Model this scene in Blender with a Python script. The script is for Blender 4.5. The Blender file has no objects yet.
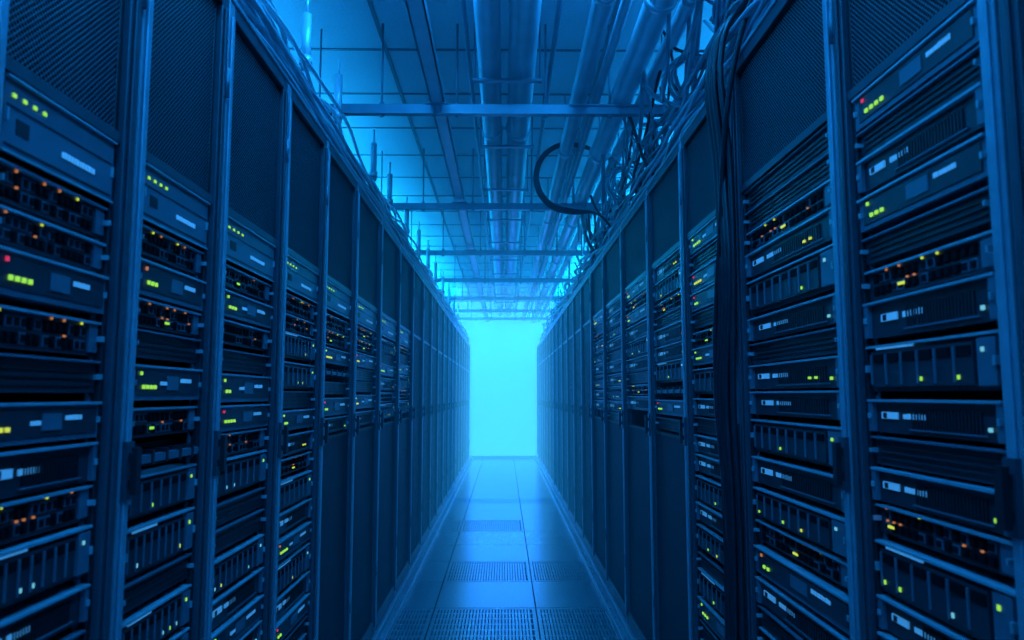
import bpy, math, random
from mathutils import Vector
R = random.Random(7)
sc = bpy.context.scene
sc.view_settings.view_transform = 'Standard'
sc.view_settings.look = 'None'

# ------------------------------------------------------------ materials
def new_mat(name):
    m = bpy.data.materials.new(name); m.use_nodes = True
    return m, m.node_tree.nodes, m.node_tree.links, m.node_tree.nodes['Principled BSDF']

def metal(name, col, rough=0.4, metallic=0.0, nscale=30, namt=0.15, bump=0.0, spec=0.5):
    m, N, L, P = new_mat(name)
    tc = N.new('ShaderNodeTexCoord'); nz = N.new('ShaderNodeTexNoise')
    nz.inputs['Scale'].default_value = nscale; nz.inputs['Detail'].default_value = 4
    L.new(tc.outputs['Object'], nz.inputs['Vector'])
    mr = N.new('ShaderNodeMapRange')
    mr.inputs['To Min'].default_value = max(0.03, rough-namt); mr.inputs['To Max'].default_value = min(1, rough+namt)
    L.new(nz.outputs['Fac'], mr.inputs['Value']); L.new(mr.outputs['Result'], P.inputs['Roughness'])
    mx = N.new('ShaderNodeMix'); mx.data_type = 'RGBA'
    mx.inputs[6].default_value = (*[c*0.8 for c in col], 1); mx.inputs[7].default_value = (*[min(1, c*1.2) for c in col], 1)
    L.new(nz.outputs['Fac'], mx.inputs[0]); L.new(mx.outputs[2], P.inputs['Base Color'])
    P.inputs['Metallic'].default_value = metallic
    P.inputs['Specular IOR Level'].default_value = spec
    if bump:
        b = N.new('ShaderNodeBump'); b.inputs['Strength'].default_value = bump; b.inputs['Distance'].default_value = 0.002
        L.new(nz.outputs['Fac'], b.inputs['Height']); L.new(b.outputs['Normal'], P.inputs['Normal'])
    return m

def emis(name, col, s, base=(0.02, 0.02, 0.02)):
    m, N, L, P = new_mat(name)
    P.inputs['Base Color'].default_value = (*base, 1)
    P.inputs['Emission Color'].default_value = (*col, 1)
    P.inputs['Emission Strength'].default_value = s
    return m

def perf(name, pitch, solid, hole, rough=0.45):
    m, N, L, P = new_mat(name)
    tc = N.new('ShaderNodeTexCoord'); sp = N.new('ShaderNodeSeparateXYZ')
    L.new(tc.outputs['Object'], sp.inputs[0])
    def M(op, a, b=None):
        n = N.new('ShaderNodeMath'); n.operation = op
        for i, v in enumerate((a, b)):
            if v is None: continue
            if isinstance(v, (int, float)): n.inputs[i].default_value = v
            else: L.new(v, n.inputs[i])
        return n.outputs[0]
    k = math.pi/pitch
    a = M('ADD', sp.outputs['Y'], sp.outputs['Z']); b = M('SUBTRACT', sp.outputs['Y'], sp.outputs['Z'])
    f = M('MULTIPLY', M('ABSOLUTE', M('SINE', M('MULTIPLY', a, k))), M('ABSOLUTE', M('SINE', M('MULTIPLY', b, k))))
    h = M('GREATER_THAN', f, 0.42)
    mx = N.new('ShaderNodeMix'); mx.data_type = 'RGBA'
    mx.inputs[6].default_value = (*solid, 1); mx.inputs[7].default_value = (*hole, 1)
    L.new(h, mx.inputs[0]); L.new(mx.outputs[2], P.inputs['Base Color'])
    bp = N.new('ShaderNodeBump'); bp.inputs['Strength'].default_value = 0.6; bp.inputs['Distance'].default_value = 0.002
    bp.invert = True
    L.new(f, bp.inputs['Height']); L.new(bp.outputs['Normal'], P.inputs['Normal'])
    sv = N.new('ShaderNodeMapRange'); sv.inputs['To Min'].default_value = 0.4; sv.inputs['To Max'].default_value = 0.0
    L.new(h, sv.inputs['Value']); L.new(sv.outputs['Result'], P.inputs['Specular IOR Level'])
    P.inputs['Roughness'].default_value = rough
    return m

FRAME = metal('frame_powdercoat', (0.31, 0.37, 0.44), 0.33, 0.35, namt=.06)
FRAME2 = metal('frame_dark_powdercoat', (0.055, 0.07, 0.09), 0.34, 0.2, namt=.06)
DARK = metal('black_steel', (0.009, 0.012, 0.017), 0.45)
BODY = metal('server_dark_face', (0.026, 0.033, 0.043), 0.38)
MID = metal('server_blue_grey', (0.13, 0.165, 0.21), 0.38, 0.2)
LIGHT = metal('server_edge_metal', (0.42, 0.48, 0.54), 0.35, 0.4)
HOLE = metal('port_cavity', (0.003, 0.004, 0.006), 0.7, spec=0.1)
LABEL = emis('label_print', (0.12, 0.55, 1.0), 0.22, (0.6, 0.7, 0.8))
GREEN = emis('led_green', (0.38, 1.0, 0.08), 0.8)
YELL = emis('led_yellow', (0.75, 0.95, 0.08), 0.75)
ORANGE = emis('led_amber', (1.0, 0.36, 0.12), 0.42)
RED = emis('led_red', (1.0, 0.05, 0.16), 0.6)
CYAN = emis('led_blue', (0.2, 0.75, 1.0), 0.7)
MESH = perf('perforated_steel', 0.0105, (0.055, 0.070, 0.092), (0.001, 0.001, 0.002))
RM = [FRAME, DARK, BODY, MID, LIGHT, HOLE, LABEL, GREEN, ORANGE, RED, CYAN, MESH, FRAME2, YELL]
iF, iD, iB, iM, iL, iH, iLb, iG, iO, iR, iC, iP, iF2, iY = range(14)
PIPE = metal('galvanised_pipe', (0.66, 0.72, 0.78), 0.34, 0.25, 6, .03)
STRUT = metal('strut_steel', (0.26, 0.31, 0.38), 0.4, 0.3, 20, .05)
GRID = metal('ceiling_t_bar', (0.14, 0.18, 0.22), 0.5, 0.1, 20)
CBL = metal('black_cable', (0.012, 0.016, 0.024), 0.4)
CBL2 = metal('grey_cable', (0.32, 0.38, 0.45), 0.42, namt=.05)

# ------------------------------------------------------------ mesh builder
class MB:
    def __init__(s, o=(0, 0, 0)): s.v = []; s.f = []; s.m = []; s.o = Vector(o); s.sm = []
    def box(s, x0, x1, y0, y1, z0, z1, m=0):
        if x0 > x1: x0, x1 = x1, x0
        if y0 > y1: y0, y1 = y1, y0
        if z0 > z1: z0, z1 = z1, z0
        b = len(s.v); o = s.o
        for x, y, z in ((x0,y0,z0),(x1,y0,z0),(x1,y1,z0),(x0,y1,z0),(x0,y0,z1),(x1,y0,z1),(x1,y1,z1),(x0,y1,z1)):
            s.v.append((x-o.x, y-o.y, z-o.z))
        for q in ((3,2,1,0),(4,5,6,7),(0,1,5,4),(1,2,6,5),(2,3,7,6),(3,0,4,7)):
            s.f.append([b+i for i in q]); s.m.append(m); s.sm.append(False)
    def cyl(s, p, q, r, m=0, n=14, r2=None):
        p = Vector(p)-s.o; q = Vector(q)-s.o; d = (q-p).normalized(); r2 = r if r2 is None else r2
        a = d.orthogonal().normalized(); c = d.cross(a); b = len(s.v)
        for (e, rr) in ((p, r), (q, r2)):
            for i in range(n):
                t = 2*math.pi*i/n; s.v.append(tuple(e + a*math.cos(t)*rr + c*math.sin(t)*rr))
        for i in range(n):
            j = (i+1) % n; s.f.append([b+i, b+j, b+n+j, b+n+i]); s.m.append(m); s.sm.append(True)
        s.f.append([b+i for i in range(n)][::-1]); s.m.append(m); s.sm.append(False)
        s.f.append([b+n+i for i in range(n)]); s.m.append(m); s.sm.append(False)
    def make(s, name, mats, parent=None, bevel=0):
        me = bpy.data.meshes.new(name); me.from_pydata(s.v, [], s.f)
        for mt in mats: me.materials.append(mt)
        me.polygons.foreach_set('material_index', s.m); me.polygons.foreach_set('use_smooth', s.sm); me.update()
        ob = bpy.data.objects.new(name, me); sc.collection.objects.link(ob)
        if parent: ob.parent = parent
        else: ob.location = s.o
        if bevel:
            b = ob.modifiers.new('bevel', 'BEVEL'); b.width = bevel; b.segments = 2; b.limit_method = 'ANGLE'
        return ob

# ------------------------------------------------------------ dimensions
F = 0.653; H = 2.2; CH = 3.15; YE = 15.0; YB = -2.4; WX = 1.95

# ------------------------------------------------------------ equipment units
def unit(B, s, ya, yb, z0, z1, kind, R, dense=1.0):
    """s side, t runs left->right as seen from the aisle when looking down it"""
    W = yb-ya; h = z1-z0
    def bx(t0, t1, za, zb, d0, d1, m):
        if s < 0: a, b = ya+t0*W, ya+t1*W
        else: a, b = yb-t0*W, yb-t1*W
        B.box(s*(F+d0), s*(F+d1), a, b, z0+za*h, z0+zb*h, m)
    D = 0.022
    def leds(ts, z, m, w=0.03, hh=0.09, dd=D):
        for t in ts: bx(t, t+w, z-hh/2, z+hh/2, dd-0.002, dd+0.001, m)
    def text(t, t1, z, hh, m=iLb, dd=D):
        while t < t1:
            w = R.uniform(0.010, 0.026); bx(t, t+w, z-hh/2, z+hh/2*R.uniform(.7, 1), dd-0.0015, dd+0.001, m); t += w+R.uniform(.004, .009)
    e = 0.0026/h
    if kind == 'bezel':
        bx(0, 1, 0, 0.97, 0.010, 0.5, iM); bx(0, 1, .97, 1, 0.004, 0.4, iL); bx(0, 1, 0, .03, 0.006, 0.3, iL)
        leds([.06, .14, .22, .30], .78, iG, .024, .05, .010)
        text(.48, .78, .36, .09, iLb, .010); bx(.10, .2, .3, .5, .009, .02, iD)
        bx(.02, .98, .10, .13, .009, .02, iD); bx(.02, .98, .62, .64, .009, .02, iD)
    elif kind == 'switch':
        bx(0, 1, 0, 1-e, D, 0.4, iB); bx(0, 1, 1-e*1.6, 1, D-.008, 0.3, iL)
        n = 14
        for i in range(n):
            t = .06+.8*i/n + (.02 if i >= n//2 else 0)
            for za in ((.12, .42), (.52, .82)):
                bx(t, t+.045, za[0], za[1], D-.002, D+.001, iM if R.random() < .4 else iH)
                bx(t+.008, t+.037, za[0]+.05, za[1]-.05, D-.004, D, iH)
            if R.random() < .22: bx(t+.005, t+.014, .86, .93, D-.003, D, iO if R.random() < .6 else iY)
            if R.random() < .10: bx(t+.012, t+.024, .44, .50, D-.003, D, iO)
        if R.random() < .7: leds([R.choice([.3, .45, .1])], .30, R.choice([iG, iY]), .05, .09, D-.004)
        bx(.90, .99, .1, .9, D-.004, D, iM)
    elif kind == 'drives':
        bx(0, 1, 0, 1-e, D, 0.4, iB); bx(0, 1, 1-e*1.6, 1, D-.012, 0.3, iL)
        n = R.choice([6, 8])
        for i in range(n):
            t = .04+.80*i/n
            bx(t, t+.78/n, .10, .86, D-.010, D, iB); bx(t+.008, t+.015, .15, .80, D-.013, D, iM)
            bx(t+.03, t+.72/n, .62, .80, D-.012, D, iH)
            if R.random() < .25: bx(t+.03, t+.042, .2, .28, D-.012, D, R.choice([iG, iC, iG, iY]))
        bx(.87, .98, .08, .9, D-.012, D, iM); leds([.90], .7, iG if R.random() < .6 else iC, .015, .08, D-.012)
        if R.random() < .5: text(.1, .4, .93, .06, iLb, D-.010)
    elif kind == 'server':
        bx(0, 1, 0, 1-e, D-.004, 0.4, iB); bx(0, 1, 1-e*1.6, 1, D-.014, 0.3, iL)
        bx(.0, .04, .02, .95, D-.012, D, iM); bx(.96, 1, .02, .95, D-.012, D, iM)
        for i in range(22):
            t = .36+.5*i/22; bx(t, t+.012, .18, .72, D-.007, D, iD)
        bx(.34, .88, .12, .16, D-.008, D, iM)
        a = R.choice([.08, .1, .14])
        bx(a, a+.14, .42, .62, D-.007, D, iLb); bx(a+.02, a+.05, .44, .6, D-.008, D, iD)
        text(a+.19, a+.36, .52, .16, iLb, D-.005)
        if R.random() < .3*dense: leds([.70, .76], .35, R.choice([iG, iY]), .02, .08, D-.008)
        if R.random() < .4: leds([.9], .3, R.choice([iO, iG, iC]), .016, .10, D-.008)
    elif kind == 'lit':
        bx(0, 1, 0, 1-e, D-.010, 0.4, iM); bx(0, 1, 1-e*1.6, 1, D-.016, 0.3, iL)
        bx(.05, .97, .16, .84, D-.012, D, iB); bx(.45, .62, .3, .72, D-.014, D, iM)
        q = R.choice([iG, iG, iY])
        leds([.12, .17, .22, .27][:R.choice([2, 3, 4])], .38, q, .024, .11, D-.013)
        leds([.09], .76, R.choice([iR, iG, iG, iO]), .016, .10, D-.013); text(.66, .82, .6, .14, iLb, D-.012)
        if R.random() < .5: text(.36, .44, .5, .12, iLb, D-.012)
    elif kind == 'blank':
        bx(0, 1, 0, 1-e, D-.002, 0.3, iB); bx(0, 1, 1-e*1.4, 1, D-.010, 0.3, iM)
        for k in range(3): bx(.05, .95, .2+.22*k, .25+.22*k, D-.005, D, iD)
    elif kind == 'mgr':
        bx(0, 1, 0, 1, D+.03, 0.3, iD); bx(.02, .98, .3, .62, D-.016, D-.004, iM)
        for k in range(5): bx(.06+.2*k, .09+.2*k, .2, .8, D-.018, D+.04, iD)
    for t in (.012, .975):
        bx(t, t+.014, .42, .58, D-.016, D-.002, iL)

KINDS = ['switch', 'server', 'drives', 'lit', 'server', 'blank', 'switch', 'mgr', 'drives', 'server']
LEFT_SEQ = ['blank', 'switch', 'switch', 'lit', 'switch', 'blank', 'lit', 'server', 'switch', 'drives', 'server', 'blank', 'drives', 'server', 'lit']
RIGHT_SEQ = ['lit', 'blank', 'lit', 'lit', 'blank', 'switch', 'server', 'drives', 'server', 'blank', 'server', 'server', 'drives', 'server']

def rack(s, y0, y1, idx, content):
    cy = (y0+y1)/2
    r = random.Random(100*idx+(1 if s > 0 else 0)+3)
    g = 0.004; ya, yb = y0+g, y1-g; st = 0.034
    X = lambda d: s*(F+d)
    A = MB((X(.5), cy, 0))
    A.box(X(.03), X(1.0), ya+.004, ya+.014, .05, H-.01, iD); A.box(X(.03), X(1.0), yb-.014, yb-.004, .05, H-.01, iD)
    A.box(X(.03), X(1.0), ya+.014, yb-.014, H-.03, H-.01, iD); A.box(X(.03), X(1.0), ya+.014, yb-.014, .06, .08, iD)
    A.box(X(.98), X(1.0), ya+.014, yb-.014, .08, H-.03, iP)
    A.box(X(.035), X(.97), ya+.01, yb-.01, .0, .06, iD)
    A.box(X(.07), X(.55), ya+.014, yb-.014, .08, H-.03, iH)
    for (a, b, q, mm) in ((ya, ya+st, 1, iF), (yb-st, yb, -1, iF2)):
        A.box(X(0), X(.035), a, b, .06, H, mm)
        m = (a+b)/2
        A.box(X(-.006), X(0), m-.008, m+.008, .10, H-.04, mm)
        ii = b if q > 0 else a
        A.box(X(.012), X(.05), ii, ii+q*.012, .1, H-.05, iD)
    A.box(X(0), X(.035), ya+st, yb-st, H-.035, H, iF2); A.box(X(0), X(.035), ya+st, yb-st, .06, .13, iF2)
    A.box(X(-.004), X(.05), ya, yb, H, H+.012, iF)
    par = A.make('server_rack', RM, None, .0025 if y0 < 5 else 0)
    ia, ib = ya+st+.012, yb-st-.012
    zm = 1.70 if s < 0 else 1.83
    Pn = MB(A.o)
    Pn.box(X(.014), X(.020), ya+st, yb-st, zm, H-.035, iP)
    Pn.box(X(.006), X(.03), ya+st, yb-st, zm-.010, zm+.008, iF2)
    if content != 'open':
        zl = 1.10 if content == 'half' else zm
        Pn.box(X(.012), X(.018), ya+st, yb-st, .13, zl-.006, iP)
        if content == 'half': Pn.box(X(.008), X(.03), ya+st, yb-st, zl-.006, zl+.006, iD)
    else: zl = .13
    hy = ya+st*.5
    Pn.box(X(-.024), X(-.014), hy-.008, hy+.008, 1.09, 1.17, iD)
    Pn.box(X(-.014), X(0), hy-.006, hy+.006, 1.10, 1.115, iD); Pn.box(X(-.014), X(0), hy-.006, hy+.006, 1.145, 1.16, iD)
    Pn.box(X(-.009), X(0), hy-.012, hy+.012, 1.08, 1.18, iF2)
    for hz in (.35, 1.95):
        Pn.cyl((X(-.006), yb-.006, hz), (X(-.006), yb-.006, hz+.07), .005, iM, 8)
    Pn.make('perforated_door', RM, par)
    if content == 'closed': return par
    E = MB(A.o)
    for (a, b) in ((ia-.006, ia+.012), (ib-.012, ib+.006)):
        E.box(X(.026), X(.03), a, b, zl, zm, iM)
        if y0 < 3.5:
            z = zl+.02
            while z < zm-.02:
                E.box(X(.0255), X(.027), (a+b)/2-.004, (a+b)/2+.004, z, z+.009, iH); z += .0222
    z = zm-.014; k = 0
    seq = LEFT_SEQ if s < 0 else RIGHT_SEQ
    off = 0 if idx < 5 else r.randint(0, 6)
    while z > zl+.05:
        if k == 0 and s < 0: kind, hh = 'bezel', .105
        else:
            kind = seq[(k+off) % len(seq)] if r.random() < .75 else r.choice(KINDS)
            hh = {'switch': .052, 'server': .062, 'drives': .082, 'lit': .062, 'blank': .050, 'mgr': .045}[kind]*r.uniform(.92, 1.1)
        if z-hh < zl: break
        unit(E, s, ia+.002, ib-.002, z-hh, z, kind, r)
        z -= hh+r.choice([.006, .008, .014]); k += 1
    E.make('server_units', RM, par, 0)
    return par

YL = [-1.1, -.6, -.1, .45, .90, 1.28, 1.68, 2.16, 2.66, 3.23, 3.88, 4.58]
YR = [-1.2, -.65, -.1, .46, .93, 1.40, 2.05, 2.65, 3.3, 4.05, 4.8]
while YL[-1] < YE-1.0: YL.append(YL[-1]+.68)
while YR[-1] < YE-1.0: YR.append(YR[-1]+.70)
for s, Y in ((-1, YL), (1, YR)):
    for i in range(len(Y)-1):
        y = Y[i]
        c = 'open' if y < 2.6 else ('half' if y < 5.2 else 'closed')
        rack(s, Y[i], Y[i+1], i, c)

# ------------------------------------------------------------ room shell
TILE = metal('raised_floor_laminate', (0.38, 0.44, 0.50), 0.22, 0.45, 60, .04, .03, 1.0)
GRT = metal('floor_grate_steel', (0.38, 0.44, 0.50), 0.25, 0.45, 40, .05, 0, .9)
WALL = metal('painted_wall', (0.35, 0.42, 0.5), 0.7)
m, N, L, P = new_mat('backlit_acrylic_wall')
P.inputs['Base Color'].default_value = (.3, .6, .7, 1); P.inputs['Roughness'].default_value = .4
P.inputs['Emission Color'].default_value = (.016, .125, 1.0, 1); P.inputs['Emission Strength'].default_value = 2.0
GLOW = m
CEIL = metal('ceiling_tile', (0.54, 0.60, 0.66), 0.75, 0, 80, .1, .3)

b = MB(); b.box(-WX-.1, WX+.1, YB-.1, YE+.1, -.12, -.03); b.make('floor', [DARK])
b = MB()
PIT = .62; yy = 4.55-PIT*11; rowi = 0
cols = [-.41-.6*2.5, -.41-.6, -.41, .19, .79, .79+.6, .79+1.15]
while yy < YE:
    y1 = min(yy+PIT, YE)
    if yy > YB:
        for c in range(len(cols)-1):
            x0, x1 = cols[c]+.004, cols[c+1]-.004
            ym0, ym1 = yy+.004, y1-.004
            grate = (rowi in (9, 10)) or (rowi == 12 and c in (2, 3)) or (rowi == 15 and c in (1, 2))
            if grate and c in (1, 2, 3, 4):
                b.box(x0, x1, ym0, ym0+.03, -.03, 0, 1); b.box(x0, x1, ym1-.03, ym1, -.03, 0, 1)
                b.box(x0, x0+.02, ym0+.03, ym1-.03, -.03, 0, 1); b.box(x1-.02, x1, ym0+.03, ym1-.03, -.03, 0, 1)
                x = x0+.028
                while x < x1-.028:
                    b.box(x, x+.012, ym0+.03, ym1-.03, -.025, -.001, 1); x += .0185
                for q in range(1, 6): b.box(x0+.02, x1-.02, ym0+q*.1, ym0+q*.1+.02, -.028, -.002, 1)
            else:
                b.box(x0, x1, ym0, ym1, -.03, 0, 0)
    yy += PIT; rowi += 1
b.make('raised_floor_tiles', [TILE, GRT])

b = MB(); b.box(-WX-.1, WX+.1, YB-.1, YE+.1, CH, CH+.1); b.make('ceiling', [CEIL])
b = MB()
x = -1.85
while x < WX: b.box(x-.010, x+.010, YB, YE, CH-.006, CH); x += .6
y = YB+.3
while y < YE: b.box(-WX, WX, y-.010, y+.010, CH-.005, CH); y += .6
b.make('ceiling_grid', [GRID])
for nm, a in (('wall_left', (-WX-.1, -WX, YB-.1, YE+.1)), ('wall_right', (WX, WX+.1, YB-.1, YE+.1)), ('wall_back', (-WX, WX, YB-.1, YB))):
    b = MB(); b.box(*a, 0, CH); b.make(nm, [WALL])
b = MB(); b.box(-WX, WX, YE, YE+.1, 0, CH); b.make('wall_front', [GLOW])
b = MB(); b.box(-F, F, YE-.015, YE, 0, .05); b.make('baseboard_front', [WALL])

for s in (-1, 1):
    b = MB(); b.box(s*(F-.050), s*(F+.02), -1.1, YE-.02, 0, .028, 0); b.box(s*(F-.018), s*(F+.02), -1.1, YE-.02, .028, .058, 0)
    y = 0
    while y < YE-.1:
        b.cyl((s*(F-.034), y, .028), (s*(F-.034), y, .036), .009, 1, 8); y += .17
    b.make('trim_1' if s < 0 else 'trim_2', [FRAME, LIGHT], None, .003)

# ------------------------------------------------------------ overhead pipes
def pipe(name, x, k, r, mat=PIPE, flang=True):
    z = 1.26+k; b = MB((x, 6, z))
    b.cyl((x, YB+.05, z), (x, YE-.02, z), r, 0, 32)
    if flang:
        y = -1.0
        while y < YE-.2:
            b.cyl((x, y, z), (x, y+.04, z), r*1.14, 0, 32)
            b.cyl((x, y+.02, z+r), (x, y+.02, CH), .004, 1, 6); y += 1.83
    b.make(name, [mat, STRUT])
pipe('overhead_pipe', -.075, 1.66, .058); pipe('overhead_pipe', .090, 1.67, .070)
pipe('overhead_pipe', .385, 1.53, .042); pipe('overhead_pipe', .48, 1.54, .022)
pipe('overhead_pipe', .60, 1.515, .058); pipe('overhead_pipe', .72, 1.52, .034)
pipe('conduit', -.19, 1.80, .012, STRUT); pipe('conduit', .25, 1.75, .014, STRUT)

b = MB((-.34, 6, 2.7)); z = 1.26+1.48
b.box(-.375, -.305, YB+.05, YE-.02, z, z+.006); b.box(-.375, -.369, YB+.05, YE-.02, z, z+.05); b.box(-.311, -.305, YB+.05, YE-.02, z, z+.05)
b.cyl((-.345, YB+.05, z+.022), (-.345, YE-.02, z+.022), .016, 0, 12)
b.make('cable_channel', [PIPE])

CY = [-.2, 1.7, 3.62, 5.55, 7.4, 9.2, 10.95, 12.6, 13.9]
for y in CY:
    z = 1.26+1.43; b = MB((0, y, z))
    b.box(-1.7, 1.7, y-.02, y+.02, z-.02, z-.014); b.box(-1.7, 1.7, y-.02, y-.014, z-.014, z+.022); b.box(-1.7, 1.7, y+.014, y+.02, z-.014, z+.022)
    b.box(-1.7, 1.7, y-.02, y+.02, z+.022, z+.028)
    for x in (-1.5, -.62, -.24, .21, .535, 1.5):
        b.cyl((x, y, z-.035), (x, y, CH), .006, 0, 8); b.cyl((x, y, z-.03), (x, y, z-.018), .013, 0, 6); b.cyl((x, y, z+.03), (x, y, z+.042), .013, 0, 6)
    b.box(-.40, -.28, y-.03, y+.03, z+.028, z+.034); b.box(.33, .80, y-.03, y+.03, z+.020, z+.027)
    b.make('ceiling_strut', [STRUT])
for y in [2.6+1.0*i for i in range(12)]:
    z = 1.26+1.588; b = MB((0, y, z)); b.box(-.16, .19, y-.015, y+.015, z-.012, z)
    for x in (-.15, .18): b.cyl((x, y, z-.02), (x, y, CH), .005, 0, 8)
    b.make('pipe_hanger', [STRUT])

def ladder(name, x0, x1, z):
    b = MB(((x0+x1)/2, 6, z))
    for x in (x0, x1): b.box(x-.008, x+.008, YB+.1, YE-.05, z, z+.06)
    y = YB+.2
    while y < YE-.1: b.box(x0, x1, y-.01, y+.01, z+.005, z+.02); y += .28
    for y in CY:
        for x in (x0, x1): b.cyl((x, y+.06, z), (x, y+.06, CH), .005, 0, 8)
    b.make(name, [STRUT])
ladder('cable_ladder', .82, 1.14, 2.42); ladder('cable_ladder', -1.25, -.95, 2.42)

for i, y in enumerate([2.15, 2.69, 3.23, 4.14, 4.74, 5.6, 6.4, 7.2, 8.0, 9.0, 10, 11, 12]):
    b = MB((-.75, y, H)); b.cyl((-.75, y, H-.009), (-.75, y, 2.48), .009, 0, 10); b.cyl((-.75, y, 2.48), (-.75, y, 2.70), .018, 0, 12)
    b.cyl((-.75, y, 2.70), (-.75, y, 2.78), .006, 0, 8); b.box(-.79, -.71, y-.03, y+.03, H-.009, H+.004)
    b.cyl((-.75, y, 2.5), (-.75, y, 2.53), .024, 0, 12)
    b.make('cable_post', [PIPE])

# ------------------------------------------------------------ cables
def cables(name, paths, mat):
    cu = bpy.data.curves.new(name, 'CURVE'); cu.dimensions = '3D'; cu.bevel_depth = 1.0; cu.bevel_resolution = 2; cu.resolution_u = 6
    for pts, r in paths:
        sp = cu.splines.new('BEZIER'); sp.bezier_points.add(len(pts)-1)
        for bp, p in zip(sp.bezier_points, pts):
            bp.co = p; bp.handle_left_type = bp.handle_right_type = 'AUTO'; bp.radius = r
    cu.materials.append(mat)
    ob = bpy.data.objects.new(name, cu); sc.collection.objects.link(ob); return ob

def run(x, z, jx, jz, y0, y1, step, rr=R):
    pts = []; y = y0
    while y < y1:
        pts.append((x+rr.uniform(-jx, jx), y, z+rr.uniform(-jz, jz))); y += step*rr.uniform(.7, 1.3)
    pts.append((x, y1, z)); return pts
cables('cable_bundle', [(run(-.660-.018*(i % 4), 2.224+.020*(i//4), .012, .010, -1, 13.8, .35), R.choice([.007, .009, .011])) for i in range(14)], CBL2)
cables('cable_bundle', [(run(-.68-.02*(i % 3), 2.31+.03*(i//3), .03, .03, -1, 13.8, .5), R.choice([.007, .010])) for i in range(9)], PIPE)
cables('cable_bundle', [(run(-1.1+.05*i, 2.47, .02, .01, -1, 13.8, .5), .009) for i in range(5)], CBL)
cables('cable_bundle', [(run(.68+.03*(i % 5), 2.23+.03*(i//5), .025, .02, .2, 13.8, .4), R.choice([.006, .009, .011])) for i in range(18)], CBL2)
cables('cable_bundle', [(run(.74+.05*(i % 6), 2.42+.04*(i//6), .05, .035, .2, 13.8, .4), R.choice([.006, .010])) for i in range(20)], CBL2)
P1 = []; P2 = []
for i in range(84):
    y = R.uniform(1.5, 6.0) if i < 68 else R.uniform(6.0, 12)
    xa, za = R.choice([(.62, 2.78), (.72, 2.79), (.72, 2.79), (.86, 2.86), (.80, 2.80)]); xb, zb = R.uniform(.70, .98), R.uniform(2.24, 2.6)
    sag = R.uniform(-.10, .16); dy = R.uniform(-.9, .9)
    pts = [(xa, y, za), (xa+(xb-xa)*.3, y+dy*.3, za-(za-zb)*.3-sag), (xa+(xb-xa)*.7, y+dy*.7, zb+(za-zb)*.2-sag*.4), (xb, y+dy, zb), (xb+.1, y+dy*1.5, zb-.02)]
    (P1 if i % 3 == 0 else P2).append((pts, R.uniform(.006, .012)))
# long swags slung between the pipes and the ladder, several metres each
for i in range(10):
    y0 = 1.6+.55*i; x0 = R.uniform(.60, .72); ln = R.uniform(.7, 1.2); dp = R.uniform(.10, .26)
    for j in range(3):
        o = R.uniform(-.015, .015)
        P2.append(([(x0+o, y0, 2.74), (x0+.03+o, y0+ln*.25, 2.74-dp*.75), (x0+.05, y0+ln*.5, 2.74-dp+o), (x0+.09+o, y0+ln*.75, 2.74-dp*.7), (x0+.12+o, y0+ln, 2.73)], R.uniform(.005, .008)))
cables('hanging_cables', P1, CBL); cables('hanging_cables', P2, CBL2)
C = []
for (cx, cy, cz, rr, n) in ((.80, 2.9, 2.58, .13, 5), (.84, 3.6, 2.55, .12, 4), (.74, 4.4, 2.56, .11, 3), (.86, 2.35, 2.6, .14, 4)):
    for j in range(n):
        q = rr*R.uniform(.8, 1.1); t0 = R.random()*6
        C.append(([(cx+q*math.cos(t0+t*.7)*.9, cy+j*.015+t*.012, cz+q*math.sin(t0+t*.7)*R.uniform(.85, 1)) for t in range(10)], R.uniform(.005, .008)))
cables('cable_coil', C, CBL2)
# looped bundle hung beside the pipes: semicircle bulging toward the aisle centre
lp = []
for k in range(4):
    q = .20+.008*k; pts = [(.64, 4.62, 2.80)]
    for a in range(75, 291, 24):
        t = math.radians(a); pts.append((.40+q*.95*math.cos(t), 4.45+.006*k, 2.60+q*math.sin(t)))
    pts += [(.60, 4.6, 2.40), (.74, 4.8, 2.30)]
    lp.append((pts, .0065))
cables('cable_loop', lp, CBL)
dr = []
for k in range(6):
    x = .634-.010*(k % 2); y = 2.02+.017*k
    w = R.uniform(-.010, .010)
    dr.append(([(.80, y+.15, 2.50), (.70, y+.05, 2.40), (x-.01, y, 2.26), (x, y+w, 1.9), (x, y-w-.012, 1.6), (x-.005, y+w+.018, 1.25), (x, y+w*.5+.01, .95), (x, y+.015+w, .5), (x+.0, y, .07)], R.choice([.009, .010, .008])))
dr.append(([(.74, 1.9, 2.5), (.64, 1.95, 2.2), (.618, 2.08, 1.7), (.616, 2.15, 1.3), (.622, 2.09, .9), (.627, 2.04, .4), (.62, 2.0, .07)], .008))
cables('cable_drop', dr, CBL)

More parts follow.
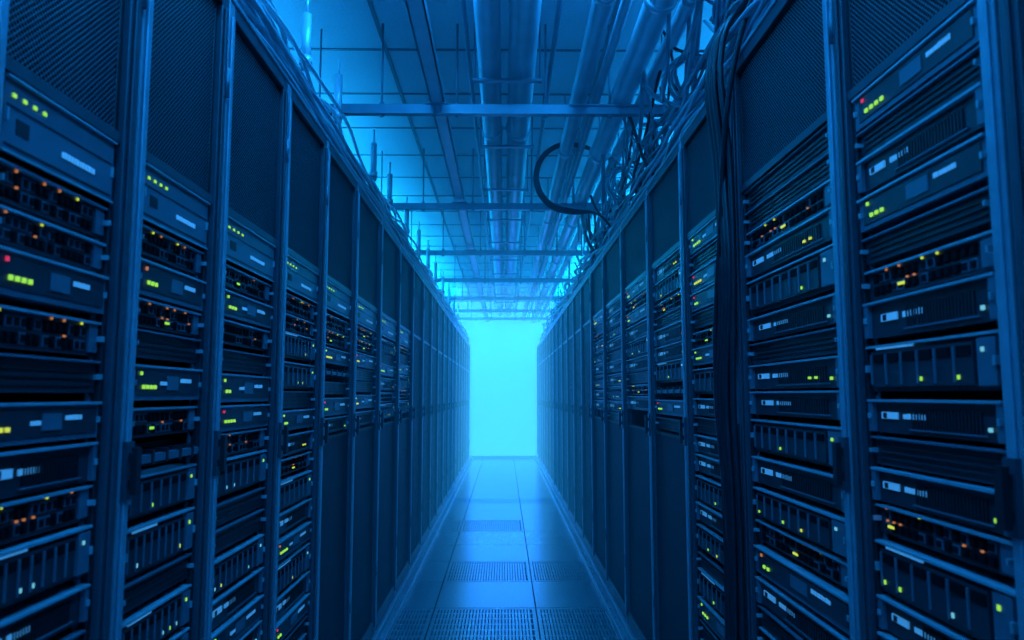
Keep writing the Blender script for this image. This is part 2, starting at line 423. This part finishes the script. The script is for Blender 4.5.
# ------------------------------------------------------------ lighting
def fill_lamp(x, y, w, l, z, tilt, power, col, name):
    """added fill lamp in a tray housing; local -Z is the emitting side; tilt = rotation about Y"""
    b = MB((0, 0, 0))
    b.box(-w/2-.02, w/2+.02, -l/2-.02, -l/2, -.01, .05); b.box(-w/2-.02, w/2+.02, l/2, l/2+.02, -.01, .05)
    b.box(-w/2-.02, -w/2, -l/2, l/2, -.01, .05); b.box(w/2, w/2+.02, -l/2, l/2, -.01, .05)
    b.box(-w/2, w/2, -l/2, l/2, .035, .05)
    ob = b.make(name, [FRAME]); ob.location = (x, y, z); ob.rotation_euler = (0, tilt, 0)
    l_ = bpy.data.lights.new('lamp', 'AREA'); l_.shape = 'RECTANGLE'; l_.size = w; l_.size_y = l; l_.energy = power; l_.color = col
    a = bpy.data.objects.new('lamp', l_); sc.collection.objects.link(a); a.parent = ob; a.location = (0, 0, .02)
for s in (-1, 1):  # added uplights, hidden behind the rack tops, to brighten ceiling and pipes
    for i, y in enumerate([1.5, 3.4, 5.3, 7.2, 9.1, 11.0, 13.2]):
        t = i/6
        fill_lamp(s*1.42, y, .14, 1.5, H+.12, math.pi-s*math.radians(-32), 20+28*t+60*t*t, (.008, .33+.27*t, 1.0), 'fill_uplight')
for y in (-1.6, -.3, 1.0, 2.2):  # unseen overhead lamps added as fill for the near rack faces
    fill_lamp(-.35, y, .3, .9, CH-.06, 0, 26, (.008, .32, 1.0), 'fill_downlight')
    fill_lamp(.35, y, .3, .9, CH-.06, 0, 26, (.008, .32, 1.0), 'fill_downlight')

# emission-only boxes: painted-in glow stands in for light scattered by hazy air
def haze_glow(y0, col, s):
    m = bpy.data.materials.new('haze_glow_emission'); m.use_nodes = True; N = m.node_tree.nodes; N.clear()
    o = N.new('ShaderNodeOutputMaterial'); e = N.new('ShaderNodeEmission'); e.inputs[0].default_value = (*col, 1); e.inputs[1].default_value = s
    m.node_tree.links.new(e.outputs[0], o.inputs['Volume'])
    b = MB((0, y0, 0)); b.box(-.598, .598, y0, YE-.02, .03, 2.62); b.make('haze_glow', [m])
haze_glow(2.2, (.0, .22, .80), .020)
haze_glow(5.0, (.02, .42, 1.0), .042)
haze_glow(9.0, (.10, .60, 1.0), .055)

w = bpy.data.worlds.new('world'); sc.world = w; w.use_nodes = True
w.node_tree.nodes['Background'].inputs[0].default_value = (0, .02, .06, 1); w.node_tree.nodes['Background'].inputs[1].default_value = .2

cam = bpy.data.cameras.new('camera'); co = bpy.data.objects.new('camera', cam); sc.collection.objects.link(co)
cam.lens = 26.0; cam.sensor_width = 36; cam.clip_start = .05
cam.dof.use_dof = True; cam.dof.focus_distance = 3.0; cam.dof.aperture_fstop = 5.0
co.location = (0, 0, 1.26); co.rotation_euler = (math.radians(90+5.79), 0, math.radians(-.62))
sc.camera = co
